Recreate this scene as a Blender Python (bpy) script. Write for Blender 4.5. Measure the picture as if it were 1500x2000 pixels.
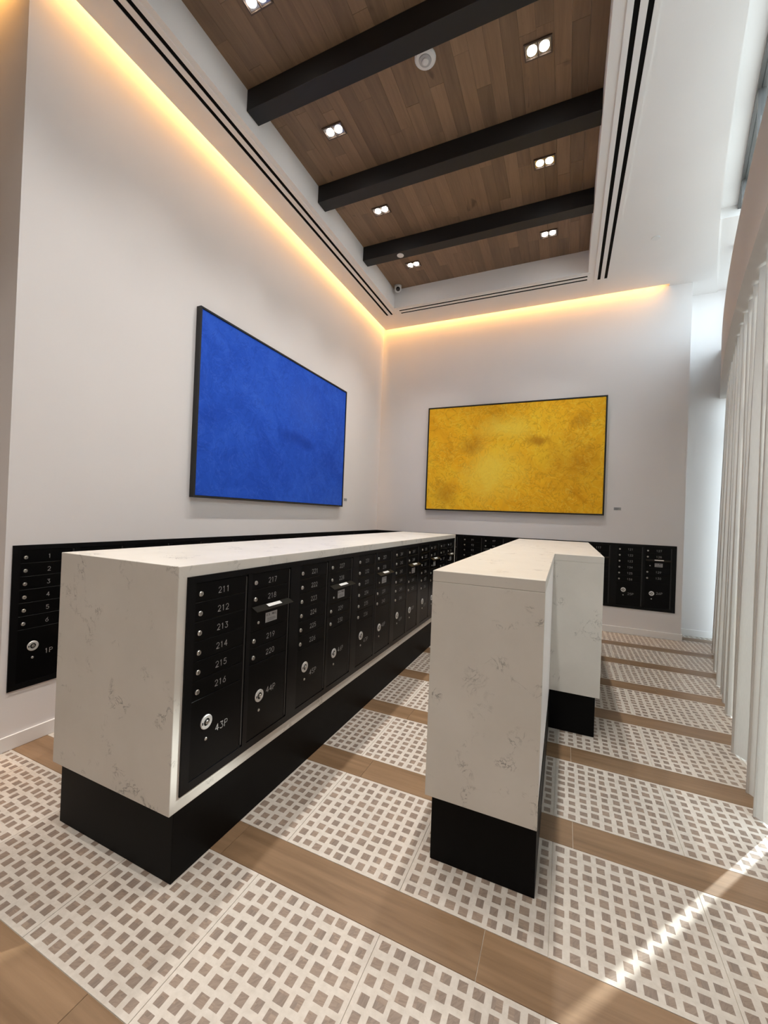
import bpy, bmesh, math, random
from mathutils import Matrix, Vector
R = random.Random(7)
for o in list(bpy.data.objects): bpy.data.objects.remove(o)
scene = bpy.context.scene
col = scene.collection

# ------------------------------------------------------------------ camera
FPX, CAM = 794.28, Vector((3.1606, -3.3078, 1.575))
YAW, PIT, ROL = 0.4197, 0.0064, 0.0384
def cam_axes():
    fw = Vector((-math.sin(YAW)*math.cos(PIT), math.cos(YAW)*math.cos(PIT), math.sin(PIT)))
    rt = Vector((math.cos(YAW), math.sin(YAW), 0)); up = rt.cross(fw)
    r2 = math.cos(ROL)*rt + math.sin(ROL)*up; u2 = -math.sin(ROL)*rt + math.cos(ROL)*up
    return r2, u2, fw
AX = cam_axes()
cd = bpy.data.cameras.new('camera'); cam = bpy.data.objects.new('camera', cd); col.objects.link(cam)
cd.sensor_fit = 'HORIZONTAL'; cd.sensor_width = 36.0; cd.lens = FPX/1500*36.0; cd.clip_start = 0.02
m = Matrix.Identity(4)
for i in range(3):
    m[i][0], m[i][1], m[i][2], m[i][3] = AX[0][i], AX[1][i], -AX[2][i], CAM[i]
cam.matrix_world = m
scene.camera = cam

# ------------------------------------------------------------------ world, sun, exposure
scene.view_settings.view_transform = 'Standard'; scene.view_settings.look = 'None'
scene.view_settings.gamma = 1.0; scene.view_settings.use_curve_mapping = False
scene.view_settings.exposure = 0.28
w = bpy.data.worlds.new('sky'); scene.world = w; w.use_nodes = True
bg = w.node_tree.nodes['Background']; bg.inputs[0].default_value = (0.82, 0.91, 1.0, 1); bg.inputs[1].default_value = 4.2
SUN_DIR = Vector((-0.596*math.cos(math.radians(38.1)), -0.803*math.cos(math.radians(38.1)), -math.sin(math.radians(38.1))))
sd = bpy.data.lights.new('sun', 'SUN'); sd.energy = 6.5; sd.angle = math.radians(0.8); sd.color = (1.0, 0.97, 0.93)
sun = bpy.data.objects.new('sun', sd); col.objects.link(sun); sun.location = (9, 7, 9)
sun.rotation_euler = SUN_DIR.to_track_quat('-Z', 'Y').to_euler()
SPOT_W, SPOT_COL = 62.0, (1.0, 0.945, 0.885)
LED_W = 5.8      # watts per metre of cove light

# ------------------------------------------------------------------ materials
def nm(name):
    mt = bpy.data.materials.new(name); mt.use_nodes = True
    nt = mt.node_tree; return mt, nt, nt.nodes, nt.links, nt.nodes['Principled BSDF']
def plain(name, c, rough=0.5, metal=0.0, spec=0.5):
    mt, nt, N, Lk, B = nm(name)
    B.inputs['Base Color'].default_value = (*c, 1); B.inputs['Roughness'].default_value = rough
    B.inputs['Metallic'].default_value = metal; B.inputs['Specular IOR Level'].default_value = spec
    return mt
def coords(N, Lk, scale=(1, 1, 1), src='pos', rot=(0, 0, 0)):
    mp = N.new('ShaderNodeMapping'); mp.inputs['Scale'].default_value = scale; mp.inputs['Rotation'].default_value = rot
    if src == 'pos':
        g = N.new('ShaderNodeNewGeometry'); Lk.new(g.outputs['Position'], mp.inputs['Vector'])
    else:
        t = N.new('ShaderNodeTexCoord'); Lk.new(t.outputs['Object'], mp.inputs['Vector'])
    return mp
def noise(N, Lk, vec, scale, detail=4, rough=0.55, dist=0.0):
    n = N.new('ShaderNodeTexNoise'); n.inputs['Scale'].default_value = scale; n.inputs['Detail'].default_value = detail
    n.inputs['Roughness'].default_value = rough; n.inputs['Distortion'].default_value = dist
    Lk.new(vec.outputs[0], n.inputs['Vector']); return n
def ramp(N, Lk, fac, stops):
    r = N.new('ShaderNodeValToRGB'); Lk.new(fac, r.inputs['Fac'])
    e = r.color_ramp.elements
    e[0].position, e[0].color = stops[0][0], (*stops[0][1], 1); e[1].position, e[1].color = stops[-1][0], (*stops[-1][1], 1)
    for p, c in stops[1:-1]:
        q = e.new(p); q.color = (*c, 1)
    return r
def mix(N, Lk, fac, a, b, mode='MIX'):
    x = N.new('ShaderNodeMix'); x.data_type = 'RGBA'; x.blend_type = mode
    for s, v in ((0, fac), (6, a), (7, b)):
        if hasattr(v, 'links'): Lk.new(v, x.inputs[s])
        else: x.inputs[s].default_value = v if s == 0 else (*v, 1)
    return x.outputs[2]
def mth(N, Lk, op, a, b=None, c=None):
    x = N.new('ShaderNodeMath'); x.operation = op
    for i, v in enumerate((a, b, c)):
        if v is None: continue
        if hasattr(v, 'links'): Lk.new(v, x.inputs[i])
        else: x.inputs[i].default_value = v
    return x.outputs[0]
def bump(N, Lk, B, h, strength=0.2, dist=0.01):
    b = N.new('ShaderNodeBump'); b.inputs['Strength'].default_value = strength; b.inputs['Distance'].default_value = dist
    Lk.new(h, b.inputs['Height']); Lk.new(b.outputs[0], B.inputs['Normal'])

def m_paint(name, c, rough=0.75):
    mt, nt, N, Lk, B = nm(name); v = coords(N, Lk)
    n = noise(N, Lk, v, 0.9, 3); n2 = noise(N, Lk, v, 260, 2)
    a = tuple(x*0.975 for x in c); r = ramp(N, Lk, n.outputs['Fac'], [(0.35, a), (0.65, c)])
    Lk.new(r.outputs[0], B.inputs['Base Color']); B.inputs['Roughness'].default_value = rough
    B.inputs['Specular IOR Level'].default_value = 0.3
    bump(N, Lk, B, n2.outputs['Fac'], 0.06, 0.002); return mt
M = {}
M['wall'] = m_paint('wall_paint', (0.785, 0.75, 0.74))
M['ceil'] = m_paint('ceiling_paint', (0.79, 0.76, 0.745))
M['trim'] = plain('trim_white', (0.82, 0.79, 0.77), 0.4)
M['lobby'] = m_paint('lobby_paint', (0.66, 0.61, 0.56))  # pale paint on unseen walls, tone set for the fill they bounce
M['panelwhite'] = plain('panel_white', (0.84, 0.80, 0.79), 0.35)

def m_quartz():
    mt, nt, N, Lk, B = nm('white_quartz'); v = coords(N, Lk)
    body = noise(N, Lk, v, 3.0, 5)
    base = ramp(N, Lk, body.outputs['Fac'], [(0.3, (0.595, 0.565, 0.515)), (0.7, (0.655, 0.625, 0.575))])
    veins = noise(N, Lk, v, 11.0, 7, 0.62, 1.6)
    d = mth(N, Lk, 'ABSOLUTE', mth(N, Lk, 'SUBTRACT', veins.outputs['Fac'], 0.5))
    line = ramp(N, Lk, d, [(0.0, (1, 1, 1)), (0.028, (0, 0, 0))])
    mk = noise(N, Lk, v, 6.5, 4, 0.5, 0.4); msk = ramp(N, Lk, mk.outputs['Fac'], [(0.57, (0, 0, 0)), (0.68, (1, 1, 1))])
    cl = noise(N, Lk, v, 4.2, 3, 0.5); cls = ramp(N, Lk, cl.outputs['Fac'], [(0.52, (0, 0, 0)), (0.62, (1, 1, 1))])
    haze = noise(N, Lk, v, 26, 5, 0.7); hz = ramp(N, Lk, haze.outputs['Fac'], [(0.5, (0, 0, 0)), (0.75, (1, 1, 1))])
    f = mth(N, Lk, 'MULTIPLY', mth(N, Lk, 'MULTIPLY', line.outputs[0], msk.outputs[0]), 1.0)
    f2 = mth(N, Lk, 'MULTIPLY', mth(N, Lk, 'MULTIPLY', hz.outputs[0], mth(N, Lk, 'MULTIPLY', cls.outputs[0], msk.outputs[0])), 0.5)
    c = mix(N, Lk, mth(N, Lk, 'MAXIMUM', f, f2), base.outputs[0], (0.17, 0.16, 0.15))
    Lk.new(c, B.inputs['Base Color']); B.inputs['Roughness'].default_value = 0.32; return mt
M['quartz'] = m_quartz()
M['plinth'] = plain('plinth_black', (0.0016, 0.0016, 0.0018), 0.5, 0, 0.12)
M['mailblack'] = plain('mailbox_black', (0.0016, 0.0016, 0.0018), 0.33, 0, 0.14)
M['mailframe'] = plain('mailbox_frame_black', (0.0025, 0.0025, 0.003), 0.3, 0, 0.2)
M['hinge'] = plain('hinge_grey', (0.035, 0.033, 0.032), 0.4, 0.3)
M['chrome'] = plain('lock_chrome', (0.62, 0.61, 0.58), 0.28, 1.0)
M['ring'] = plain('lock_ring', (0.75, 0.75, 0.74), 0.38, 0.55)
M['keyhole'] = plain('keyhole_dark', (0.02, 0.02, 0.02), 0.4, 0.5)
M['number'] = plain('engraved_grey', (0.42, 0.41, 0.40), 0.6)
M['flap'] = plain('flap_black', (0.010, 0.0095, 0.007), 0.4, 0.0, 0.3)
M['white'] = plain('label_white', (0.85, 0.85, 0.84), 0.6)
M['sticker'] = plain('sticker_grey', (0.42, 0.42, 0.43), 0.5)
M['ink'] = plain('ink_dark', (0.05, 0.05, 0.055), 0.6)
M['slot'] = plain('slot_black', (0.003, 0.003, 0.003), 0.8, 0, 0.1)
M['beam'] = plain('beam_black', (0.011, 0.0105, 0.011), 0.5, 0, 0.4)
M['frame'] = plain('art_frame_black', (0.008, 0.008, 0.009), 0.45)
M['plastic'] = plain('plastic_white', (0.72, 0.71, 0.70), 0.45)
M['darklens'] = plain('dark_lens', (0.01, 0.01, 0.012), 0.1)
M['alu'] = plain('window_metal', (0.13, 0.125, 0.12), 0.4, 0.5)
M['reflector'] = plain('reflector_metal', (0.6, 0.6, 0.58), 0.2, 1.0)
M['fixture'] = plain('fixture_trim', (0.09, 0.06, 0.045), 0.5)
M['blocker_shell'] = plain('blocker_dark', (0.012, 0.013, 0.018), 0.7)  # near-black for the blockers added outside
M['pave'] = plain('pavement', (0.45, 0.44, 0.42), 0.9)
M['grout'] = plain('grout', (0.60, 0.54, 0.45), 0.9)
M['pelmet'] = m_paint('pelmet_paint', (0.57, 0.525, 0.49))

def m_tile():
    mt, nt, N, Lk, B = nm('floor_tile_beige'); v = coords(N, Lk)
    n = noise(N, Lk, v, 35, 6, 0.65); n2 = noise(N, Lk, v, 4, 3)
    a = ramp(N, Lk, n.outputs['Fac'], [(0.3, (0.50, 0.455, 0.40)), (0.7, (0.60, 0.555, 0.50))])
    b = ramp(N, Lk, n2.outputs['Fac'], [(0.3, (0.94, 0.94, 0.94)), (0.7, (1.0, 1.0, 1.0))])
    Lk.new(mix(N, Lk, 1.0, a.outputs[0], b.outputs[0], 'MULTIPLY'), B.inputs['Base Color'])
    B.inputs['Roughness'].default_value = 0.42; bump(N, Lk, B, n.outputs['Fac'], 0.08, 0.002); return mt
M['tile'] = m_tile()
def m_inset():
    mt, nt, N, Lk, B = nm('mosaic_inset_brown')
    cell = coords(N, Lk, (17.3, 17.3, 0)); fl = N.new('ShaderNodeVectorMath'); fl.operation = 'FLOOR'
    Lk.new(cell.outputs[0], fl.inputs[0]); wn = N.new('ShaderNodeTexWhiteNoise'); Lk.new(fl.outputs[0], wn.inputs['Vector'])
    rt = N.new('ShaderNodeVectorRotate'); rt.rotation_type = 'Z_AXIS'
    g = N.new('ShaderNodeNewGeometry'); Lk.new(g.outputs['Position'], rt.inputs['Vector'])
    Lk.new(mth(N, Lk, 'MULTIPLY', wn.outputs['Value'], 1.7), rt.inputs['Angle'])
    mp = N.new('ShaderNodeMapping'); mp.inputs['Scale'].default_value = (1, 0.09, 1); Lk.new(rt.outputs[0], mp.inputs['Vector'])
    n = noise(N, Lk, mp, 150, 4, 0.6, 0.6)
    a = ramp(N, Lk, n.outputs['Fac'], [(0.3, (0.195, 0.150, 0.120)), (0.7, (0.300, 0.240, 0.195))])
    b = ramp(N, Lk, wn.outputs['Value'], [(0.0, (0.86, 0.86, 0.87)), (1.0, (1.12, 1.08, 1.04))])
    Lk.new(mix(N, Lk, 1.0, a.outputs[0], b.outputs[0], 'MULTIPLY'), B.inputs['Base Color'])
    B.inputs['Roughness'].default_value = 0.42; return mt
M['inset'] = m_inset()
def m_wood(name, dark, light, along, scale, rough, spread, knots=False):
    mt, nt, N, Lk, B = nm(name)
    oi = N.new('ShaderNodeObjectInfo')
    sc = (1, 0.07, 1) if along == 'y' else (0.07, 1, 1)
    mp = coords(N, Lk, sc)
    ad = N.new('ShaderNodeVectorMath'); ad.operation = 'ADD'; Lk.new(mp.outputs[0], ad.inputs[0])
    cb = N.new('ShaderNodeCombineXYZ'); Lk.new(mth(N, Lk, 'MULTIPLY', oi.outputs['Random'], 37.0), cb.inputs[0])
    Lk.new(mth(N, Lk, 'MULTIPLY', oi.outputs['Random'], 71.0), cb.inputs[1]); Lk.new(cb.outputs[0], ad.inputs[1])
    n = noise(N, Lk, ad, scale, 6, 0.62, 1.1); n2 = noise(N, Lk, ad, scale*5, 3, 0.6, 0.2)
    f = mth(N, Lk, 'ADD', mth(N, Lk, 'MULTIPLY', n.outputs['Fac'], 0.7), mth(N, Lk, 'MULTIPLY', n2.outputs['Fac'], 0.3))
    a = ramp(N, Lk, f, [(0.32, dark), (0.66, light)])
    lo, hi = 1-spread, 1+spread
    b = ramp(N, Lk, oi.outputs['Random'], [(0.0, (lo, lo, lo)), (1.0, (hi, hi*0.99, hi*0.97))])
    c = mix(N, Lk, 1.0, a.outputs[0], b.outputs[0], 'MULTIPLY')
    if knots:
        kp = coords(N, Lk, (1, 0.45, 1)); k = noise(N, Lk, kp, 7.5, 2, 0.5, 0.6)
        kr = ramp(N, Lk, k.outputs['Fac'], [(0.70, (0, 0, 0)), (0.78, (1, 1, 1))])
        c = mix(N, Lk, mth(N, Lk, 'MULTIPLY', kr.outputs[0], 0.6), c, tuple(x*0.35 for x in dark))
    Lk.new(c, B.inputs['Base Color']); B.inputs['Roughness'].default_value = rough
    bump(N, Lk, B, n2.outputs['Fac'], 0.1, 0.002); return mt
M['plank'] = m_wood('floor_plank_oak', (0.150, 0.088, 0.044), (0.265, 0.168, 0.096), 'x', 9, 0.40, 0.07)
M['woodceil'] = m_wood('ceiling_plank_wood', (0.165, 0.100, 0.058), (0.255, 0.160, 0.096), 'y', 11, 0.5, 0.2, True)

def m_curtain():
    mt, nt, N, Lk, B = nm('curtain_linen'); v = coords(N, Lk, (1, 1, 1))
    n = noise(N, Lk, coords(N, Lk, (220, 220, 24)), 1.0, 3, 0.6)
    a = ramp(N, Lk, n.outputs['Fac'], [(0.3, (0.63, 0.595, 0.55)), (0.7, (0.665, 0.63, 0.585))])
    Lk.new(a.outputs[0], B.inputs['Base Color']); B.inputs['Roughness'].default_value = 0.9; B.inputs['Specular IOR Level'].default_value = 0.1
    t = N.new('ShaderNodeBsdfTranslucent'); Lk.new(a.outputs[0], t.inputs['Color'])
    ms = N.new('ShaderNodeMixShader'); ms.inputs[0].default_value = 0.17
    Lk.new(B.outputs[0], ms.inputs[1]); Lk.new(t.outputs[0], ms.inputs[2]); Lk.new(ms.outputs[0], N['Material Output'].inputs[0])
    return mt
M['curtain'] = m_curtain()
def m_glass():
    mt, nt, N, Lk, B = nm('window_glass')
    t = N.new('ShaderNodeBsdfTransparent'); t.inputs[0].default_value = (0.88, 0.92, 0.92, 1)
    g = N.new('ShaderNodeBsdfGlossy'); g.inputs['Roughness'].default_value = 0.02
    ms = N.new('ShaderNodeMixShader'); ms.inputs[0].default_value = 0.06
    Lk.new(t.outputs[0], ms.inputs[1]); Lk.new(g.outputs[0], ms.inputs[2]); Lk.new(ms.outputs[0], N['Material Output'].inputs[0]); return mt
M['glass'] = m_glass()
def m_emit(name, c, s):
    mt, nt, N, Lk, B = nm(name); B.inputs['Base Color'].default_value = (0.8, 0.8, 0.8, 1)
    B.inputs['Emission Color'].default_value = (*c, 1); B.inputs['Emission Strength'].default_value = s; return mt
M['lamp'] = m_emit('lamp_lens', (1.0, 0.95, 0.88), 30.0)
M['led'] = m_emit('led_warm', (1.0, 0.55, 0.16), 3.0)

def m_art(name, stops, fleck, dark, dspots, seed, la, lb):
    mt, nt, N, Lk, B = nm(name)
    base = coords(N, Lk, (1, 1, 1), 'obj'); base.inputs['Location'].default_value = (seed, seed, seed)
    big = noise(N, Lk, base, 1.1, 4, 0.55, 0.8)
    st = noise(N, Lk, base, 2.0, 6, 0.66, 1.4)
    f = mth(N, Lk, 'ADD', mth(N, Lk, 'MULTIPLY', big.outputs['Fac'], 0.55), mth(N, Lk, 'MULTIPLY', st.outputs['Fac'], 0.45))
    c = ramp(N, Lk, f, stops).outputs[0]
    hair = noise(N, Lk, base, 3.4, 4, 0.6, 1.8)
    d = mth(N, Lk, 'ABSOLUTE', mth(N, Lk, 'SUBTRACT', hair.outputs['Fac'], 0.5))
    ln = ramp(N, Lk, d, [(0.0, (1, 1, 1)), (0.022, (0, 0, 0))])
    c = mix(N, Lk, mth(N, Lk, 'MULTIPLY', ln.outputs[0], la), c, fleck)
    hr2 = noise(N, Lk, base, 4.4, 4, 0.6, 2.0); d2 = mth(N, Lk, 'ABSOLUTE', mth(N, Lk, 'SUBTRACT', hr2.outputs['Fac'], 0.47))
    ln2 = ramp(N, Lk, d2, [(0.0, (1, 1, 1)), (0.035, (0, 0, 0))])
    c = mix(N, Lk, mth(N, Lk, 'MULTIPLY', ln2.outputs[0], lb), c, dark)
    oc = N.new('ShaderNodeTexCoord')
    for (px, pz, rx, rz, amt) in dspots:
        sb = N.new('ShaderNodeVectorMath'); sb.operation = 'SUBTRACT'; Lk.new(oc.outputs['Object'], sb.inputs[0]); sb.inputs[1].default_value = (px, 0, pz)
        ml = N.new('ShaderNodeVectorMath'); ml.operation = 'MULTIPLY'; Lk.new(sb.outputs[0], ml.inputs[0]); ml.inputs[1].default_value = (1/rx, 0, 1/rz)
        le = N.new('ShaderNodeVectorMath'); le.operation = 'LENGTH'; Lk.new(ml.outputs[0], le.inputs[0])
        q = mth(N, Lk, 'ADD', le.outputs['Value'], mth(N, Lk, 'MULTIPLY', mth(N, Lk, 'SUBTRACT', st.outputs['Fac'], 0.5), 1.6))
        rr = ramp(N, Lk, q, [(0.2, (1, 1, 1)), (1.0, (0, 0, 0))])
        a = abs(amt)
        c = mix(N, Lk, mth(N, Lk, 'MULTIPLY', rr.outputs[0], a), c, dark if amt > 0 else fleck)
    Lk.new(c, B.inputs['Base Color']); B.inputs['Roughness'].default_value = 0.75; B.inputs['Specular IOR Level'].default_value = 0.15
    bump(N, Lk, B, st.outputs['Fac'], 0.25, 0.004); return mt
M['blue'] = m_art('blue_painting', [(0.30, (0.010, 0.058, 0.44)), (0.5, (0.020, 0.095, 0.58)), (0.72, (0.040, 0.135, 0.68))], (0.070, 0.18, 0.74), (0.008, 0.042, 0.34), [(0.10, -0.05, 0.30, 0.11, 0.65), (0.42, -0.10, 0.24, 0.10, 0.65), (0.55, -0.45, 0.5, 0.4, 0.2), (0.3, 0.35, 0.5, 0.4, -0.2)], 3.1, 0.22, 0.3)
M['yellow'] = m_art('yellow_painting', [(0.30, (0.74, 0.31, 0.008)), (0.5, (0.95, 0.50, 0.020)), (0.72, (1.0, 0.66, 0.04))], (1.0, 0.74, 0.09), (0.50, 0.215, 0.012), [(-0.28, -0.26, 0.60, 0.55, -0.7), (0.44, 0.25, 0.22, 0.10, 0.75), (-0.63, 0.19, 0.22, 0.22, 0.6), (-1.03, -0.6, 0.3, 0.3, 0.55), (0.87, -0.1, 0.6, 0.6, 0.35), (-0.08, 0.48, 0.5, 0.22, -0.7), (1.02, 0.54, 0.2, 0.16, 0.4)], 11.4, 0.5, 0.45)

# ------------------------------------------------------------------ mesh helpers
class MB:
    def __init__(s): s.v = []; s.f = []
    def box(s, x0, x1, y0, y1, z0, z1):
        b = len(s.v)
        s.v += [(x, y, z) for z in (z0, z1) for y in (y0, y1) for x in (x0, x1)]
        s.f += [tuple(b+i for i in q) for q in ((0, 2, 3, 1), (4, 5, 7, 6), (0, 1, 5, 4), (2, 6, 7, 3), (0, 4, 6, 2), (1, 3, 7, 5))]
        return s
    def slabdoor(s, x0, x1, z0, z1, yb, yf, c):      # front toward -y, chamfered
        b = len(s.v)
        s.v += [(x0, yb, z0), (x1, yb, z0), (x1, yb, z1), (x0, yb, z1), (x0, yf+c, z0), (x1, yf+c, z0), (x1, yf+c, z1), (x0, yf+c, z1),
                (x0+c, yf, z0+c), (x1-c, yf, z0+c), (x1-c, yf, z1-c), (x0+c, yf, z1-c)]
        s.f += [tuple(b+i for i in q) for q in ((3, 2, 1, 0), (0, 1, 5, 4), (1, 2, 6, 5), (2, 3, 7, 6), (3, 0, 4, 7), (4, 5, 9, 8), (5, 6, 10, 9), (6, 7, 11, 10), (7, 4, 8, 11), (8, 9, 10, 11))]
        return s
    def prism(s, pts, z0, z1):                        # pts counter-clockwise seen from above
        b = len(s.v); n = len(pts)
        s.v += [(x, y, z0) for x, y in pts] + [(x, y, z1) for x, y in pts]
        s.f += [tuple(b+i for i in range(n-1, -1, -1)), tuple(b+n+i for i in range(n))]
        s.f += [(b+i, b+(i+1) % n, b+n+(i+1) % n, b+n+i) for i in range(n)]
        return s
    def lathe(s, prof, n=16, axis='y', c=(0, 0, 0)):  # prof: (r, h); h along -y (axis y) or along z
        b = len(s.v)
        for r, h in prof:
            for i in range(n):
                a = 2*math.pi*i/n
                s.v.append((c[0]+r*math.cos(a), c[1]-h, c[2]+r*math.sin(a)) if axis == 'y' else (c[0]+r*math.cos(a), c[1]+r*math.sin(a), c[2]+h))
        for k in range(len(prof)-1):
            for i in range(n):
                q = (b+k*n+i, b+k*n+(i+1) % n, b+(k+1)*n+(i+1) % n, b+(k+1)*n+i)
                s.f.append(q)
        s.f.append(tuple(b+i for i in range(n-1, -1, -1))); s.f.append(tuple(b+(len(prof)-1)*n+i for i in range(n)))
        return s
    def mesh(s, name):
        me = bpy.data.meshes.new(name); me.from_pydata(s.v, [], s.f); me.update()
        bm = bmesh.new(); bm.from_mesh(me); bmesh.ops.recalc_face_normals(bm, faces=bm.faces); bm.to_mesh(me); bm.free()
        return me
def put(name, me, mat, parent=None, loc=(0, 0, 0), rz=0.0, smooth=False):
    if not me.materials: me.materials.append(mat)
    o = bpy.data.objects.new(name, me); col.objects.link(o)
    if parent: o.parent = parent
    o.location = loc; o.rotation_euler = (0, 0, rz)
    if smooth:
        for p in me.polygons: p.use_smooth = True
    return o
def empty(name, loc=(0, 0, 0), rz=0.0):
    o = bpy.data.objects.new(name, None); o.empty_display_size = 0.1; col.objects.link(o); o.location = loc; o.rotation_euler = (0, 0, rz); return o
def tag(o, label, cat, group=None):
    o['label'] = label; o['category'] = cat
    if group: o['group'] = group
    return o
def struct(o): o['kind'] = 'structure'; return o
def bevel(o, wd=0.003, seg=2):
    b = o.modifiers.new('bevel', 'BEVEL'); b.width = wd; b.segments = seg; b.limit_method = 'ANGLE'; return o

# ------------------------------------------------------------------ dimensions
L = 3.466; NY = 3.87; PX = 4.655; S = 4.935; G = 0.06; WZ = 5.236
TL, TR, TB = 0.505, 3.335, 2.735
WY = -1.957
YMIN = -7.0; XMIN = -3.0
def F(y): return 4.148 + 0.202*(y+0.33) + 0.0121*(y+0.33)*(y-1.71)
def curve(y0, y1, n, off=0.0): return [(F(y0+(y1-y0)*i/n)+off, y0+(y1-y0)*i/n) for i in range(n+1)]
WOFF = 0.34     # glass line behind pelmet face
SOFF = -0.07    # soffit edge
YBEG = -2.3
YEND = 3.80     # far end of the clerestory

# ------------------------------------------------------------------ setting: walls
TOP = 5.42
struct(put('wall_left', MB().box(-0.25, 0, WY, L+0.5, 0, TOP).box(XMIN, -0.25, WY, WY+0.25, 0, TOP).mesh('wall_left'), M['wall']))
struct(put('wall_back', MB().box(0, PX, L, L+0.5, 0, TOP).box(PX, 5.75, NY, NY+0.2, 0, TOP).mesh('wall_back'), M['wall']))
struct(put('wall_side', MB().box(XMIN-0.2, XMIN, YMIN, WY+0.25, 0, TOP).mesh('wall_side'), M['lobby']))
struct(put('wall_front', MB().box(XMIN-0.2, 4.4, YMIN-0.2, YMIN, 0, TOP).mesh('wall_front'), M['lobby']))
# window wall: solid end beyond the glass, near the niche
struct(put('wall_right', MB().prism(curve(YEND, NY, 8, WOFF-0.12) + curve(NY, YEND, 8, WOFF+0.2), 0, TOP)
    .prism(curve(YMIN, YBEG, 10, WOFF-0.12) + curve(YBEG, YMIN, 10, WOFF+0.2), 0, TOP).mesh('wall_right'), M['wall']))  # near stretch left solid to cut fill from behind the camera
BBH, BBT = 0.092, 0.013
struct(bevel(put('baseboard_left', MB().box(0, BBT, WY-BBT, L, 0, BBH).box(XMIN, 0, WY-BBT, WY, 0, BBH).mesh('baseboard_left'), M['trim'])))
struct(bevel(put('baseboard_back', MB().box(BBT, PX+BBT, L-BBT, L, 0, BBH).box(PX, PX+BBT, L, NY, 0, BBH).mesh('baseboard_back'), M['trim'])))
struct(bevel(put('baseboard_right', MB().box(PX+BBT, 5.2, NY-BBT, NY, 0, BBH).mesh('baseboard_right'), M['trim'])))

# ------------------------------------------------------------------ setting: ceiling (soffit with tray, coves)
def soffit():
    b = MB()
    z0, z1 = S, WZ+0.06
    b.prism([(G, WY-G), (TL, WY-G), (TL, L-G), (G, L-G)], z0, z1)                     # left strip
    b.prism([(XMIN, YMIN), (TL, YMIN), (TL, WY-G), (XMIN, WY-G)], z0, z1)             # behind the camera, left
    b.prism([(TL, TB), (TR, TB), (TR, L-G), (TL, L-G)], z0, z1)                       # back strip
    CE = 4.38
    right = [(TR, YMIN)] + curve(YMIN, L-G, 24, SOFF) + [(CE, L-G), (TR, L-G)]
    b.prism(right, z0, z1)
    b.prism([(CE, L-G), (F(L-G)+SOFF, L-G), (F(L)+SOFF, L), (CE, L)], z0, z1)
    b.prism([(PX, L), (F(L)+SOFF, L), (F(NY)+SOFF, NY), (PX, NY)], z0, z1)
    b.box(TL, TR, YMIN, YMIN+1.2, z0, z1)
    # cove caps and pocket lid
    b.box(0, G, WY-G, L, S+0.27, S+0.30); b.box(0, CE, L-G, L, S+0.27, S+0.30); b.box(XMIN, 0, WY-G, WY, S+0.27, S+0.30)
    b.prism(curve(YMIN, 2.2, 24, SOFF) + curve(2.2, YMIN, 24, 0.16), S+0.14, S+0.18)
    b.prism(curve(2.2, NY, 10, SOFF) + curve(NY, 2.2, 10, 0.16), S+0.02, S+0.18)
    # roof slab
    b.prism([(XMIN-0.2, YMIN)] + curve(YMIN, NY+0.2, 24, 0.2) + [(XMIN-0.2, NY+0.2)], TOP, TOP+0.1)
    b.prism(curve(YMIN, NY+0.2, 24, 0.14) + curve(NY+0.2, YMIN, 24, 0.2), S+0.16, TOP)
    return b.mesh('ceiling')
ceiling = struct(put('ceiling', soffit(), M['ceil']))
# wooden boards inside the tray
PWID = 0.1235
npl = int(round((TR-TL)/PWID)); pw = (TR-TL)/npl
for i in range(npl):
    y = TB; x0 = TL+i*pw
    first = True
    while y > -5.8:
        ln = R.uniform(0.7, 1.5) if not first else R.uniform(0.3, 1.3)
        first = False; y2 = max(y-ln, -5.8)
        put('ceiling_plank', MB().box(x0+0.0006, x0+pw-0.0006, y2+0.0008, y-0.0008, WZ+R.uniform(0, 0.0012), WZ+0.02).mesh('ceiling_plank'), M['woodceil'], ceiling)
        y = y2
# beams
beams = [(-2.86, -2.71, 'far behind'), (-1.745, -1.595, ''), (-0.630, -0.478, ''), (0.487, 0.640, ''), (1.602, 1.748, '')]
blab = {0: 'black wooden ceiling beam behind the viewer', 1: 'black wooden ceiling beam above the viewer, before the nearest lights',
        2: 'nearest and widest-looking black wooden beam across the ceiling', 3: 'middle black wooden beam across the ceiling',
        4: 'farthest black wooden beam, carrying a small white disc'}
for i, (a, b_, _) in enumerate(beams):
    o = bevel(put('ceiling_beam', MB().box(TL+0.001, TR-0.001, a, b_, 5.048, WZ-0.0005).mesh('ceiling_beam'), M['beam']), 0.004)
    tag(o, blab[i], 'beam', 'black ceiling beams')

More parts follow.
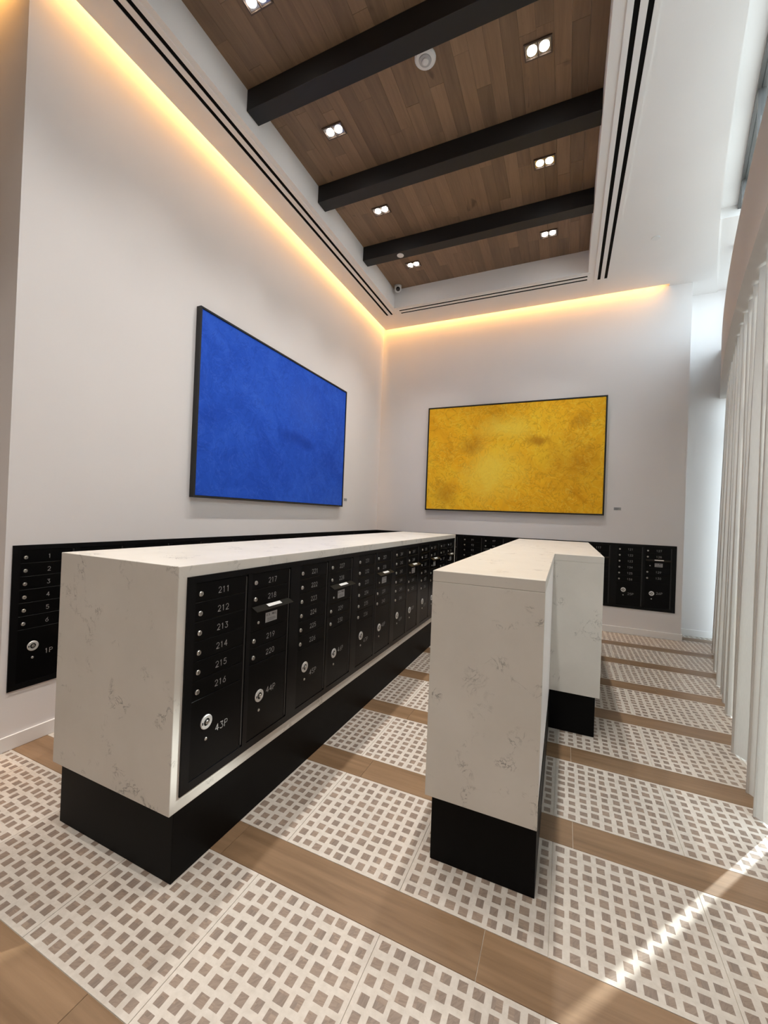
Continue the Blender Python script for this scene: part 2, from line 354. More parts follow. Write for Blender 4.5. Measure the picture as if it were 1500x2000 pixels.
# LED strips in the coves
for nmv, box, lab in (('led_strip', (0.006, G-0.006, WY-0.03, L-0.01), 'warm cove light strip above the left wall'),
                      ('led_strip', (G+0.01, 4.30, L-G+0.006, L-0.006), 'warm cove light strip above the back wall'),
                      ('led_strip', (-2.9, -0.05, WY-G+0.006, WY-0.006), 'warm cove light strip round the corner of the left wall')):
    o = put(nmv, MB().box(box[0], box[1], box[2], box[3], S+0.235, S+0.245).mesh('led_strip'), M['led']); tag(o, lab, 'light', 'cove light strips')
    lx_, ly_ = box[1]-box[0], box[3]-box[2]
    ad = bpy.data.lights.new('led_light', 'AREA'); ad.shape = 'RECTANGLE'; ad.size = max(lx_-0.02, 0.015) if lx_ > 0.1 else 0.015; ad.size_y = max(ly_-0.02, 0.015) if ly_ > 0.1 else 0.015; ad.color = (1.0, 0.47, 0.10)
    ad.energy = LED_W*max(lx_, ly_); ad.spread = math.radians(78)
    ao = bpy.data.objects.new('led_light', ad); col.objects.link(ao); ao.parent = o; ao.location = ((box[0]+box[1])/2, (box[2]+box[3])/2, S+0.20)
    if ly_ > lx_: ao.location.x = G-0.016; ao.rotation_euler = (0, math.radians(20), 0)
    else: ao.location.y = box[2]+0.010; ao.rotation_euler = (math.radians(20), 0, 0)

# linear air diffusers
def diffuser(lab, x0, x1, y0, y1, alongy):
    e = empty('air_diffuser', ((x0+x1)/2, (y0+y1)/2, S)); tag(e, lab, 'air vent', 'slot air diffusers round the ceiling tray')
    wd = (x1-x0) if alongy else (y1-y0); ln = (y1-y0) if alongy else (x1-x0)
    lo, hi = -wd/2, wd/2; h = ln/2; t = 0.007
    sw = 0.036; c = [-0.0415, 0.0415]
    edges = [lo, c[0]-sw/2, c[0]+sw/2, c[1]-sw/2, c[1]+sw/2, hi]
    def bx(mb, a, b, l0, l1, z0, z1): mb.box(a, b, l0, l1, z0, z1) if alongy else mb.box(l0, l1, a, b, z0, z1)
    fl = MB()
    for k in (0, 2, 4): bx(fl, edges[k], edges[k+1], -h, h, -t, 0)
    for k in (1, 3):
        bx(fl, edges[k], edges[k+1], -h, -h+0.03, -t, 0); bx(fl, edges[k], edges[k+1], h-0.03, h, -t, 0)
    put('flange', fl.mesh('flange'), M['ceil'], e)
    for k in (1, 3):
        sl = MB(); bx(sl, edges[k], edges[k+1], -h+0.03, h-0.03, -0.002, 0); put('slot', sl.mesh('slot'), M['slot'], e)
diffuser('long double-slot air diffuser beside the left wall glow', 0.255, 0.455, -4.5, 2.94, True)
diffuser('double-slot air diffuser along the back wall soffit', 0.53, 3.36, 2.765, 2.965, False)
diffuser('double-slot air diffuser on the curtain side of the ceiling', 3.417, 3.617, -4.5, 2.99, True)

# downlights
lxs = (1.02, 2.85); lys = (2.20, 1.07, -0.02, -1.10, -2.21, -3.32, -4.43)  # last two rows unseen, added to fill the island fronts
ldesc = {0: 'beyond the farthest beam', 1: 'between the middle and farthest beams', 2: 'between the nearest and middle beams', 3: 'before the nearest beam', 4: 'between the two beams above the viewer', 5: 'added as fill just behind the viewer', 6: 'added as fill farthest behind the viewer'}
fw_, fd_ = 0.205, 0.130
tm = MB(); t = 0.012; r = 0.011
tm.box(-fw_/2, fw_/2, -fd_/2, -fd_/2+r, -t, 0).box(-fw_/2, fw_/2, fd_/2-r, fd_/2, -t, 0).box(-fw_/2, -fw_/2+r, -fd_/2+r, fd_/2-r, -t, 0).box(fw_/2-r, fw_/2, -fd_/2+r, fd_/2-r, -t, 0).box(-0.004, 0.004, -fd_/2+r, fd_/2-r, -t, 0)
trim_me = tm.mesh('downlight_trim')
refl_me = MB().box(-fw_/2+r, fw_/2-r, -fd_/2+r, fd_/2-r, -0.003, 0).mesh('downlight_reflector')
lens_me = MB().lathe([(0.036, -0.008), (0.034, -0.0095), (0.02, -0.011)], 20, 'z').mesh('downlight_lens')
spots = [(x, y, WZ, 'twin square downlight in the wooden ceiling, %s row, %s' % (('left', 'right')[ix], ldesc[iy])) for iy, y in enumerate(lys) for ix, x in enumerate(lxs)]
spots.append((-1.45, -3.0, S, 'twin square downlight added in the plain ceiling to brighten the wall round the left corner'))  # added fixture, brightens the return wall
for x, y, z_, lab in spots:
        e = empty('downlight', (x, y, z_)); tag(e, lab, 'ceiling light', 'twin downlights')
        put('trim', trim_me, M['fixture'], e); put('reflector', refl_me, M['reflector'], e)
        for sx in (-0.045, 0.045): put('lens', lens_me, M['lamp'], e, (sx, 0, 0))
        ld = bpy.data.lights.new('downlight_lamp', 'SPOT'); ld.energy = SPOT_W*2; ld.color = SPOT_COL; ld.spot_size = math.radians(90); ld.spot_blend = 1.0; ld.shadow_soft_size = 0.05
        lo = bpy.data.objects.new('downlight_lamp', ld); col.objects.link(lo); lo.parent = e; lo.location = (0, 0, -0.03)

# small ceiling fittings
e = empty('ceiling_sensor', (2.02, -0.285, WZ)); tag(e, 'round white ceiling sensor between the nearest and middle beams', 'sensor')
put('housing', MB().lathe([(0.085, 0.0), (0.085, -0.012), (0.075, -0.022), (0.05, -0.024)], 28, 'z').mesh('sensor_housing'), M['plastic'], e)
put('ring', MB().lathe([(0.05, -0.0235), (0.048, -0.03), (0.034, -0.031)], 24, 'z').mesh('sensor_ring'), M['sticker'], e)
put('lens', MB().lathe([(0.03, -0.03), (0.026, -0.04), (0.012, -0.046)], 20, 'z').mesh('sensor_lens'), M['plastic'], e)
disc = MB().lathe([(0.045, 0.0), (0.045, -0.004), (0.041, -0.007)], 28, 'z').mesh('sprinkler_cover')
o = put('sprinkler_cover', disc, M['plastic'], None, (1.033, 1.675, 5.048)); tag(o, 'small round white cover plate under the farthest black beam', 'sprinkler')
o = put('sprinkler_cover', disc, M['plastic'], None, (4.02, 2.27, S)); tag(o, 'small round white cover plate on the plain soffit by the curtain', 'sprinkler')
e = empty('security_camera', (0.60, 2.64, WZ)); tag(e, 'white dome security camera in the far left corner of the ceiling tray', 'camera')
put('housing', MB().lathe([(0.056, 0.0), (0.056, -0.05), (0.05, -0.075), (0.038, -0.09), (0.02, -0.098)], 24, 'z').mesh('camera_housing'), M['plastic'], e, smooth=True)
lz = put('lens', MB().lathe([(0.034, 0.0), (0.032, 0.012), (0.022, 0.022), (0.008, 0.027)], 20, 'z').mesh('camera_lens'), M['darklens'], e, (0.017, -0.034, -0.07), smooth=True)
lz.rotation_euler = Vector((0.45, -0.9, -0.75)).to_track_quat('Z', 'Y').to_euler()

# ------------------------------------------------------------------ setting: floor
floor = struct(put('floor', MB().box(XMIN, 5.9, YMIN, NY, -0.05, -0.0035).mesh('floor'), M['grout']))
PER, SW = 0.7755, 0.193
TP = 0.578; GAP = 0.0020
y_strip0 = -1.884                                   # near edge of strip A
x_off = 3.155
def in_island(x, y): return (0.92 < x < 1.715 and -2.09 < y < 2.5) or (2.635 < x < 3.09 and -1.47 < y < 2.29) or (3.0 < x < 3.41 and 0.07 < y < 2.29)
def project(x, y, z=0.0):
    d = Vector((x, y, z))-CAM; f = d.dot(AX[2])
    if f < 0.05: return None
    return 750+FPX*d.dot(AX[0])/f, 1000-FPX*d.dot(AX[1])/f, f
def right_lim(y): return F(min(y, NY)) + WOFF - 0.13
tiles = []; ins = []
tile_cache = {}
k0 = int((YMIN-y_strip0)/PER)-1
for k in range(k0, 9):
    ys = y_strip0 + k*PER                           # strip from ys to ys+SW, tiles from ys+SW to ys+PER
    # wood-look planks
    a, b_ = max(ys, YMIN), min(ys+SW, NY)
    if b_-a > 0.01:
        j = {0: 1.775, 1: 2.09, 2: 2.09, -1: 1.81}.get(k, R.uniform(1.2, 2.3)); pl = 1.156
        x = j - pl*8
        while x < 5.9:
            xa, xb = max(x, XMIN if a < WY else 0), min(x+pl, right_lim(b_)+0.3)
            if xb-xa > 0.02:
                key = ('p', round(xb-xa, 3), round(b_-a, 3))
                if key not in tile_cache: tile_cache[key] = MB().slabdoor(0, xb-xa-GAP, 0, b_-a-GAP, 0.004, 0, 0.0006)
                if not isinstance(tile_cache[key], bpy.types.Mesh):
                    mb = tile_cache[key]; mb.v = [(vx, vz, -vy) for vx, vy, vz in mb.v]; tile_cache[key] = mb.mesh('floor_plank')
                put('floor_plank', tile_cache[key], M['plank'], floor, (xa+GAP/2, a+GAP/2, 0))
            x += pl
    a, b_ = max(ys+SW, YMIN), min(ys+PER, NY)
    if b_-a < 0.02: continue
    n = -12
    while x_off+n*TP < 5.9:
        xa, xb = max(x_off+n*TP, XMIN if a < WY else 0), min(x_off+(n+1)*TP, right_lim(b_)+0.3)
        tx0 = x_off+n*TP; n += 1
        if xb-xa < 0.02: continue
        key = ('t', round(xb-xa, 3), round(b_-a, 3))
        if key not in tile_cache:
            mb = MB().slabdoor(0, xb-xa-GAP, 0, b_-a-GAP, 0.004, 0, 0.0006); mb.v = [(vx, vz, -vy) for vx, vy, vz in mb.v]
            tile_cache[key] = mb.mesh('floor_tile')
        t_o = put('floor_tile', tile_cache[key], M['tile'], floor, (xa+GAP/2, a+GAP/2, 0))
        if a < -4.3 or xb < -1.2: continue
        pit = (TP-0.012)/10; py = (PER-SW-0.014)/10
        for i in range(10):
            for q in range(10):
                stag = 0.0
                cx = tx0+0.006+(i+0.5)*pit+R.uniform(-0.003, 0.003); cy = ys+SW+0.007+(q+0.5)*py+R.uniform(-0.0035, 0.0035)+(0.0045 if i % 2 else -0.0045)*(1 if 0 < q < 9 else 0.3)
                sx, sy = R.uniform(0.029, 0.040), R.uniform(0.031, 0.039)
                if cx-sx/2 < xa+0.004 or cx+sx/2 > xb-0.004 or cy-sy/2 < a+0.004 or cy+sy/2 > b_-0.004: continue
                if in_island(cx, cy): continue
                p = project(cx, cy); area = 0.0
                if p and 0 <= p[0] <= 1500 and 0 <= p[1] <= 2000: area = (CAM.z/p[2])*sx*sy/(p[2]**2)
                ins.append((area, cx, cy, sx, sy, t_o))
ins.sort(key=lambda q: -q[0])
unit_in = MB(); unit_in.v = [(-.5, -.5, -1), (.5, -.5, -1), (.5, .5, -1), (-.5, .5, -1), (-.5, -.5, 0), (.5, -.5, 0), (.5, .5, 0), (-.5, .5, 0)]
unit_in.f = [(4, 5, 6, 7), (0, 1, 5, 4), (1, 2, 6, 5), (2, 3, 7, 6), (3, 0, 4, 7)]
in_me = unit_in.mesh('mosaic_inset')
for area, cx, cy, sx, sy, t_o in ins[:300]:
    o = put('mosaic_inset', in_me, M['inset'], t_o); o.scale = (sx, sy, 0.002); o.location = (cx-t_o.location.x, cy-t_o.location.y, 0.0004)
rest = MB()
for area, cx, cy, sx, sy, t_o in ins[300:]:
    b = len(rest.v); rest.v += [(cx+x*sx, cy+y*sy, 0.0004 if z == 0 else -0.0016) for x, y, z in unit_in.v]; rest.f += [tuple(b+i for i in q) for q in unit_in.f]
me = bpy.data.meshes.new('mosaic_insets'); me.from_pydata(rest.v, [], rest.f); me.update()
o = put('mosaic_insets', me, M['inset'], floor); o['kind'] = 'stuff'

# ------------------------------------------------------------------ windows behind the curtain
win = struct(empty('window_1', (F(0)+WOFF, 0, 0)))
def wput(name, mb, mat):
    o = put(name, mb.mesh(name), mat, win); o.location = (-(F(0)+WOFF), 0, 0); return o
CO = 0.105      # clerestory plane behind the pelmet face
ymul = [YBEG+i*(YEND-YBEG)/6 for i in range(7)]
def rect(a, b_, o0, o1): return [(F(a)+o0, a), (F(a)+o1, a), (F(b_)+o1, b_), (F(b_)+o0, b_)]
for i, y in enumerate(ymul):
    a, b_ = max(y-0.03, YBEG), min(y+0.03, YEND)
    wput('window_frame', MB().prism(rect(a, b_, WOFF-0.05, WOFF+0.05), 0, 4.04), M['alu'])
    wput('window_frame', MB().prism(rect(a+0.01, b_-0.01, CO-0.02, CO+0.03), 4.12, S+0.09), M['alu'])
def band(o0, o1, z0, z1, mat): wput('window_frame', MB().prism(curve(YBEG, YEND, 24, o0) + curve(YEND, YBEG, 24, o1), z0, z1), mat)
band(WOFF-0.05, WOFF+0.05, 0, 0.06, M['alu']); band(WOFF-0.05, WOFF+0.05, 2.9, 2.98, M['alu'])
band(0.02, WOFF+0.05, 4.04, 4.06, M['trim']); band(CO-0.02, CO+0.03, 4.06, 4.12, M['alu']); band(CO-0.025, CO+0.05, S+0.09, S+0.14, M['alu'])
for i in range(6):
    a, b_ = ymul[i]+0.03, ymul[i+1]-0.03
    wput('pane', MB().prism(rect(a, b_, WOFF-0.004, WOFF+0.004), 0.06, 4.04), M['glass'])
    wput('pane', MB().prism(rect(a, b_, CO-0.003, CO+0.003), 4.12, S+0.09), M['glass'])
# outside
o = struct(put('ground_outside', MB().box(3.4, 40, -40, 40, -0.4, -0.06).mesh('ground_outside'), M['pave']))
struct(put('sun_blocker_outside', MB().prism(curve(YMIN, NY+0.2, 24, 0.2) + curve(NY+0.2, YMIN, 24, 0.49), TOP-0.02, TOP+0.1).mesh('sun_blocker_outside'), M['blocker_shell']))  # added overhang: cuts the sun patch short and blackens the glass
nb = empty('outside_blocker', (6.2, 9, -0.06)); tag(nb, 'dark building outside, added to darken the view above the pelmet and trim the sun', 'blocker')  # added block: darkens the view and trims the sun patch on the island
put('blocker_shell', MB().box(-1.35, 1.57, -2.6, 8.0, 0, 15).mesh('blocker_shell'), M['blocker_shell'], nb)

# pelmet
pel = empty('curtain_pelmet', (F(0), 0, 3.4)); tag(pel, 'long curved beige pelmet above the curtain', 'pelmet')
def pput(name, mb):
    o = put(name, mb.mesh(name), M['pelmet'], pel, (-F(0), 0, -3.4)); return o
pput('fascia', MB().prism(curve(YMIN, NY, 40, 0.0) + curve(NY, YMIN, 40, 0.018), 3.4, 4.1))
pput('soffit_board', MB().prism(curve(YMIN, NY, 40, 0.018) + curve(NY, YMIN, 40, 0.15), 3.4, 3.42))

# curtains
def curtain(lab, y0, y1, seed):
    rr = random.Random(seed)
    per = 0.235; n = int((y1-y0)/per); sub = 14
    ph = [rr.uniform(0.75, 1.35) for _ in range(n+2)]; dr = [rr.uniform(-1, 1) for _ in range(n+2)]
    mb = MB(); zs = [0.008, 0.12, 0.35, 0.7, 1.1, 1.6, 2.1, 2.6, 3.0, 3.25, 3.385]
    N_ = n*sub
    for zi, z in enumerate(zs):
        g = 1-z/3.4
        for i in range(N_+1):
            y = y0+(y1-y0)*i/N_; k = i//sub; fr = (i % sub)/sub
            am = ph[k]*(1-fr)+ph[k+1]*fr; d = dr[k]*(1-fr)+dr[k+1]*fr
            a = 2*math.pi*i/sub
            off = 0.112 - (0.040+0.024*g*am)*math.sin(a) - 0.018*g*(1+d) + 0.018*g*math.sin(a*0.37+seed)
            yy = y + 0.030*math.sin(2*a)*(0.7+0.3*g) + 0.03*g*d*math.sin(math.pi*fr)
            mb.v.append((F(y)+off, yy, z))
    for zi in range(len(zs)-1):
        for i in range(N_):
            p = zi*(N_+1)+i; mb.f.append((p, p+1, p+N_+2, p+N_+1))
    me = bpy.data.meshes.new('curtain'); ox, oy = F((y0+y1)/2), (y0+y1)/2
    me.from_pydata([(x-ox, y-oy, z) for x, y, z in mb.v], [], mb.f); me.update()
    o = put('curtain', me, M['curtain'], None, (ox, oy, 0), smooth=True)
    tag(o, lab, 'curtain', 'pale ripple-fold curtains')
curtain('long pale linen curtain hanging to the floor beside the island', -0.50, 3.67, 3)
curtain('pale linen curtain nearest the viewer, mostly beyond the frame', -2.45, -0.66, 5)

# ------------------------------------------------------------------ islands
H, ZB = 1.3283, 0.299
A0, A1, AY0, AY1 = 0.898, 1.718, -2.1186, 2.5063
isl = empty('mailbox_island', ((A0+A1)/2, (AY0+AY1)/2, 0)); tag(isl, 'long white stone island with black mailboxes set in its side', 'island')
def iput(name, mb, mat, par):
    o = put(name, mb.mesh(name), mat, par); o.location = -par.location; return bevel(o, 0.0025)
iput('stone_body', MB().box(A0, A1, AY0, AY1, ZB, H), M['quartz'], isl)
iput('plinth', MB().box(A0+0.028, A1-0.008, AY0+0.027, AY1-0.03, 0.0005, ZB), M['plinth'], isl)
E0, E1, EY0, KY0, KY1, K1 = 2.6129, 3.096, -1.5013, 0.0483, 2.3035, 3.4292
is2 = empty('stone_island', ((E0+K1)/2, (EY0+KY1)/2, 0)); tag(is2, 'stepped white stone island standing nearer the curtain', 'island')
iput('stone_body', MB().prism([(E0, EY0), (E1, EY0), (E1, EY0+0.014), (E1-0.012, EY0+0.014), (E1-0.012, KY0), (K1, KY0), (K1, KY1), (E0, KY1)], ZB, H-0.05)
     .prism([(E0, EY0), (E1, EY0), (E1, KY0), (K1, KY0), (K1, KY1), (E0, KY1)], H-0.05, H), M['quartz'], is2)
iput('side_panel', MB().box(E1-0.012, E1-0.006, EY0+0.014, KY0, ZB, H-0.05), M['panelwhite'], is2)
iput('plinth', MB().prism([(E0+0.027, EY0+0.027), (E1-0.002, EY0+0.027), (E1-0.002, KY0+0.027), (K1-0.027, KY0+0.027), (K1-0.027, KY1-0.03), (E0+0.027, KY1-0.03)], 0.0005, ZB), M['plinth'], is2)

# ------------------------------------------------------------------ mailboxes
def arc(cx, cy, rx, ry, a0, a1, n=8): return [(cx+rx*math.cos(math.radians(a0+(a1-a0)*i/n)), cy+ry*math.sin(math.radians(a0+(a1-a0)*i/n))) for i in range(n+1)]
GL = {'0': [arc(.31, .72, .29, .28, 0, 180, 6)+arc(.31, .28, .29, .28, 180, 360, 6)+[(.60, .72)]], '1': [[(.14, .8), (.33, 1), (.33, 0)]],
 '2': [arc(.31, .70, .29, .30, 165, -35)+[(.02, 0), (.62, 0)]], '3': [[(.05, 1), (.57, 1), (.28, .60)]+arc(.28, .30, .31, .30, 80, -150)],
 '4': [[(.45, 0), (.45, 1), (0, .3), (.64, .3)]], '5': [[(.56, 1), (.10, 1), (.06, .55)]+arc(.30, .32, .31, .32, 125, -150)],
 '6': [[(.50, 1), (.08, .46)]+arc(.31, .30, .29, .30, 150, -210, 12)], '7': [[(0, 1), (.60, 1), (.20, 0)]],
 '8': [arc(.31, .76, .24, .24, -90, 270, 10), arc(.31, .26, .30, .26, 90, 450, 10)], '9': [arc(.31, .70, .29, .30, -30, 330, 12)+[(.54, .54), (.14, 0)]],
 'P': [[(.02, 0), (.02, 1), (.34, 1)]+arc(.34, .75, .25, .25, 90, -90, 6)+[(.02, .50)]], 'U': [[(0, 1), (0, .3)]+arc(.3, .3, .3, .3, 180, 360, 6)+[(.6, 1)]],
 'S': [arc(.30, .75, .27, .25, 30, 270, 7)+arc(.30, .25, .30, .25, 90, -150, 7)], 'M': [[(0, 0), (0, 1), (.33, .35), (.66, 1), (.66, 0)]],
 'A': [[(0, 0), (.3, 1), (.6, 0)], [(.12, .35), (.48, .35)]], 'I': [[(.3, 0), (.3, 1)]], 'L': [[(.05, 1), (.05, 0), (.55, 0)]], '.': [[(.25, 0), (.35, 0)]], ' ': []}
def text_mesh(s, h, stroke, adv=0.9, y=-0.0006):
    mb = MB(); wtot = (len(s)-1)*adv*h + 0.62*h; w2 = stroke/2
    for ci, ch in enumerate(s):
        ox = -wtot/2 + ci*adv*h
        for pl in GL[ch]:
            for (x0, z0), (x1, z1) in zip(pl, pl[1:]):
                x0_, z0_, x1_, z1_ = ox+x0*h, z0*h-h/2, ox+x1*h, z1*h-h/2
                dx, dz = x1_-x0_, z1_-z0_; ln = math.hypot(dx, dz) or 1
                ux, uz = dx/ln*w2, dz/ln*w2; nx, nz = -uz, ux; b = len(mb.v)
                mb.v += [(x0_-ux*0.6+nx, y, z0_-uz*0.6+nz), (x0_-ux*0.6-nx, y, z0_-uz*0.6-nz), (x1_+ux*0.6-nx, y, z1_+uz*0.6-nz), (x1_+ux*0.6+nx, y, z1_+uz*0.6+nz)]
                mb.f.append((b, b+1, b+2, b+3))
    me = bpy.data.meshes.new('number'); me.from_pydata(mb.v, [], mb.f); me.update()
    bm = bmesh.new(); bm.from_mesh(me)
    for f in bm.faces:
        f.normal_update()
        if f.normal.y > 0: f.normal_flip()
    bm.to_mesh(me); bm.free(); return me
UW, UH, ROW = 0.7525, 0.922, 0.0855
D0 = (0.042, 0.387); DW = 0.298; TOPV, PB = 0.892, 0.037
YF = -0.004        # front of doors (local, outward is -y)
fr = MB(); ft = -0.0075
fr.box(0, UW, ft, 0, UH-0.03, UH).box(0, UW, ft, 0, 0, PB).box(0, 0.042, ft, 0, PB, UH-0.03).box(0.357, 0.387, ft, 0, PB, UH-0.03).box(0.702, UW, ft, 0, PB, UH-0.03)
fr.box(0.042, 0.357, -0.0006, 0, PB, UH-0.03).box(0.387, 0.702, -0.0006, 0, PB, UH-0.03)
frame_me = fr.mesh('mailbox_frame')
def door_me(h, name): return MB().slabdoor(0, DW, 0, h-0.0028, -0.0006, YF, 0.0012).mesh(name)
mail_door = door_me(ROW, 'mail_door'); par_a = door_me(4*ROW, 'parcel_door'); par_b = door_me(4.5*ROW, 'parcel_door'); out_d = door_me(1.5*ROW, 'outgoing_door')
hinge_me = MB().box(0, 0.009, YF-0.0015, -0.0006, 0, 1).mesh('hinge_strip')
lock_me = MB().lathe([(0.0115, 0.0), (0.0115, 0.004), (0.0095, 0.0065), (0.006, 0.0068)], 14).mesh('lock')
keyslot_me = MB().box(-0.0012, 0.0012, -0.0073, -0.0066, -0.0045, 0.0045).mesh('key_slot')
ring_me = MB().lathe([(0.032, 0.0), (0.032, 0.003), (0.029, 0.0055), (0.017, 0.0055), (0.016, 0.003), (0.004, 0.003)], 26).mesh('parcel_lock')
recess_me = MB().lathe([(0.0168, 0.0028), (0.0168, 0.0040), (0.004, 0.0040)], 18).mesh('lock_recess')
core_me = MB().lathe([(0.0095, 0.0035), (0.0095, 0.009), (0.008, 0.0115), (0.003, 0.012)], 18).mesh('lock_core')
mark_me = MB().box(-0.027, -0.020, -0.0058, -0.0054, -0.006, 0.006).mesh('lock_mark')
small_me = MB().lathe([(0.0075, 0.0), (0.0075, 0.003), (0.005, 0.005)], 12).mesh('small_lock')
flap_mb = MB(); fl_w = 0.300
flap_mb.v = [(0, 0, 0), (fl_w, 0, 0), (fl_w, -0.034, -0.019), (0, -0.034, -0.019), (0, 0, 0.003), (fl_w, 0, 0.003), (fl_w, -0.036, -0.016), (0, -0.036, -0.016)]
flap_mb.f = [(0, 1, 2, 3), (4, 7, 6, 5), (0, 4, 5, 1), (1, 5, 6, 2), (2, 6, 7, 3), (3, 7, 4, 0)]
flap_me = flap_mb.mesh('mail_flap')
fl_l = MB(); fl_l.v = [(0.10, -0.008, 0.0002), (0.21, -0.008, 0.0002), (0.21, -0.027, -0.0098), (0.10, -0.027, -0.0098)]; fl_l.f = [(0, 3, 2, 1)]
fl_l.v = [(x, y, z+0.0036-0.0006) for x, y, z in fl_l.v]; flabel_me = fl_l.mesh('flap_label')
stick_me = MB().box(-0.047, 0.047, -0.0008, 0, -0.026, 0.026).mesh('notice_sticker')
us_me = text_mesh('U.S. MAIL', 0.011, 0.0024, 0.82, -0.0010)
ln_mb = MB()
for q, (w0, w1) in enumerate(((-.034, .03), (-.036, .036), (-.03, .036), (-.036, .02))): ln_mb.box(w0, w1, -0.0011, -0.0008, -0.006-q*0.0048, -0.0046-q*0.0048)
lines_me = ln_mb.mesh('sticker_print')
def unit(first, parcel, loc, rz, label, group):
    e = empty('mailbox_unit', loc, rz); tag(e, label, 'mailbox', group)
    put('frame', frame_me, M['mailframe'], e)
    nxt = first
    def mdoor(c, v):
        nonlocal nxt
        d = put('mail_door', mail_door, M['mailblack'], e, (D0[c], 0, v+0.0014))
        put('lock', lock_me, M['chrome'], d, (0.028, YF, 0.034)); put('key_slot', keyslot_me, M['keyhole'], d, (0.028, YF, 0.034))
        put('number', text_mesh(str(nxt), 0.0265, 0.0027), M['number'], d, (0.160, YF, 0.036)); nxt += 1
    def pdoor(c, me, num, lz, tz):
        d = put('parcel_door', me, M['mailblack'], e, (D0[c], 0, PB+0.0014))
        put('parcel_lock', ring_me, M['ring'], d, (0.086, YF, lz)); put('lock_recess', recess_me, M['keyhole'], d, (0.086, YF, lz)); put('lock_core', core_me, M['chrome'], d, (0.086, YF, lz)); put('lock_mark', mark_me, M['keyhole'], d, (0.086, YF, lz))
        put('small_lock', small_me, M['chrome'], d, (0.086, YF, lz-0.076))
        put('number', text_mesh('%dP' % num, 0.030, 0.0030), M['number'], d, (0.178, YF, tz))
    for r_ in range(6): mdoor(0, TOPV-(r_+1)*ROW)
    pdoor(0, par_a, parcel, 0.222, 0.168)
    mdoor(1, TOPV-ROW); mdoor(1, TOPV-2*ROW)
    od = put('outgoing_door', out_d, M['mailblack'], e, (D0[1], 0, TOPV-3.5*ROW+0.0014))
    fl = put('mail_flap', flap_me, M['flap'], od, (0.006, YF, 1.5*ROW-0.006)); put('flap_label', flabel_me, M['white'], e, (D0[1]+0.006, YF, TOPV-2*ROW-0.0046))
    st = put('notice_sticker', stick_me, M['sticker'], od, (0.160, YF, 0.050)); 
    put('sticker_title', us_me, M['ink'], e, (D0[1]+0.160, YF, TOPV-3.5*ROW+0.0014+0.050+0.014)); put('sticker_print', lines_me, M['ink'], e, (D0[1]+0.160, YF, TOPV-3.5*ROW+0.0014+0.050))
    put('small_lock', small_me, M['chrome'], od, (0.058, YF, 0.038))
    mdoor(1, TOPV-4.5*ROW); mdoor(1, TOPV-5.5*ROW)
    pdoor(1, par_b, parcel+1, 0.205, 0.212)
    for c in (0, 1):
        hs = put('hinge_strip', hinge_me, M['hinge'], e, (D0[c]+DW+0.003, 0, PB+0.01)); hs.scale = (1, 1, TOPV-PB-0.02)
ORD = ('nearest', 'second nearest', 'third nearest', 'fourth nearest', 'fifth nearest', 'sixth nearest')
BORD = ('leftmost', 'second from left', 'third from left', 'fourth from left', 'fifth from left', 'rightmost')
for k in range(6):
    a = 211+10*k; p = 43+2*k
    unit(a, p, (A1, -2.077+k*UW, 0.3575), math.pi/2, '%s black mailbox unit along the white island, doors %d to %d' % (ORD[k] if k < 5 else 'farthest', a, a+9), 'mailbox units in the island')
for k in range(7):
    a = 1+10*k; p = 1+2*k
    unit(a, p, (0, -1.921+k*UW, 0.369), math.pi/2, '%s black mailbox unit set in the left wall, doors %d to %d' % (ORD[k] if k < 6 else 'farthest', a, a+9), 'mailbox units in the left wall')
for k in range(6):
    a = 71+10*k; p = 15+2*k
    unit(a, p, (4.578-(6-k)*UW, L, 0.369), 0, '%s black mailbox unit set in the back wall, doors %d to %d' % (BORD[k], a, a+9), 'mailbox units in the back wall')
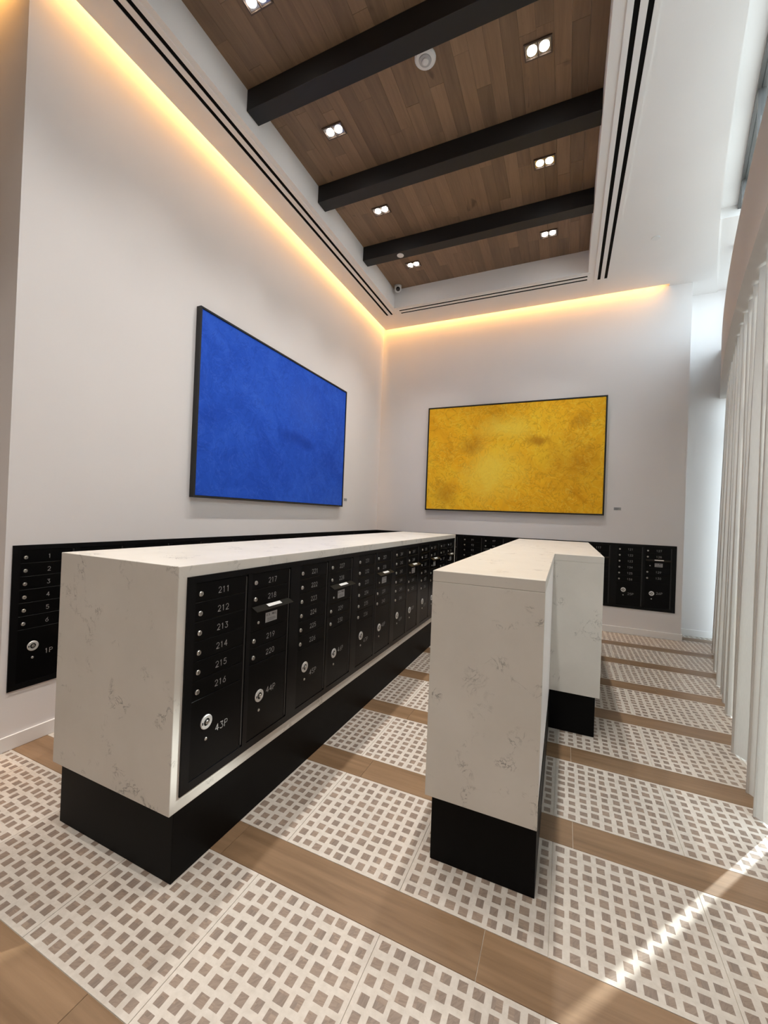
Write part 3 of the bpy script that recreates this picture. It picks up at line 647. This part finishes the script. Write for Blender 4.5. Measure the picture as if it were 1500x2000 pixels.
# filler trims that close the wall rows into the corner
o = put('mailbox_filler', MB().box(0, 0.0075, -1.921+7*UW, L, 0.369, 0.369+UH).mesh('mailbox_filler'), M['mailframe']); tag(o, 'black filler strip between left wall mailboxes and the corner', 'filler strip')
o = put('mailbox_filler', MB().box(0.0075, 4.578-6*UW, L-0.0075, L, 0.369, 0.369+UH).mesh('mailbox_filler'), M['mailframe']); tag(o, 'black filler strip between back wall mailboxes and the corner', 'filler strip')

# ------------------------------------------------------------------ paintings and their captions
def painting(loc, rz, w_, h_, lab, mat):
    e = empty('painting', loc, rz); tag(e, lab, 'painting', 'framed abstract paintings')
    d, t = 0.055, 0.017
    f = MB().box(-w_/2, w_/2, -d, 0, 0, t).box(-w_/2, w_/2, -d, 0, h_-t, h_).box(-w_/2, -w_/2+t, -d, 0, t, h_-t).box(w_/2-t, w_/2, -d, 0, t, h_-t)
    put('frame', f.mesh('art_frame'), M['frame'], e)
    cv = MB().box(-w_/2+t+0.004, w_/2-t-0.004, -d+0.008, -0.002, -h_/2+t+0.004, h_/2-t-0.004)
    put('canvas', cv.mesh('art_canvas'), mat, e, (0, 0, h_/2))
painting((0, (-0.6286+2.0976)/2, 1.6685), math.pi/2, 2.7262, 1.7574, 'large framed abstract painting in deep blue on the left wall', M['blue'])
painting(((0.9345+3.6729)/2, L, 1.6854), 0, 2.7384, 1.763, 'large framed abstract painting in golden yellow on the back wall', M['yellow'])
def caption(loc, rz, lab):
    e = empty('wall_caption', loc, rz); tag(e, lab, 'label', 'picture captions')
    put('plate', MB().box(-0.047, 0.047, -0.003, 0, 0, 0.042).mesh('caption_plate'), M['sticker'], e)
    lm = MB()
    for q, (a, b_) in enumerate(((-.04, .03), (-.04, .015), (-.04, .036), (-.04, .005))): lm.box(a, b_, -0.0036, -0.003, 0.033-q*0.0085, 0.036-q*0.0085)
    put('print', lm.mesh('caption_print'), M['ink'], e)
caption((0, 2.268, 1.765), math.pi/2, 'tiny caption plate beside the blue painting')
caption((3.846, L, 1.768), 0, 'tiny caption plate beside the yellow painting')
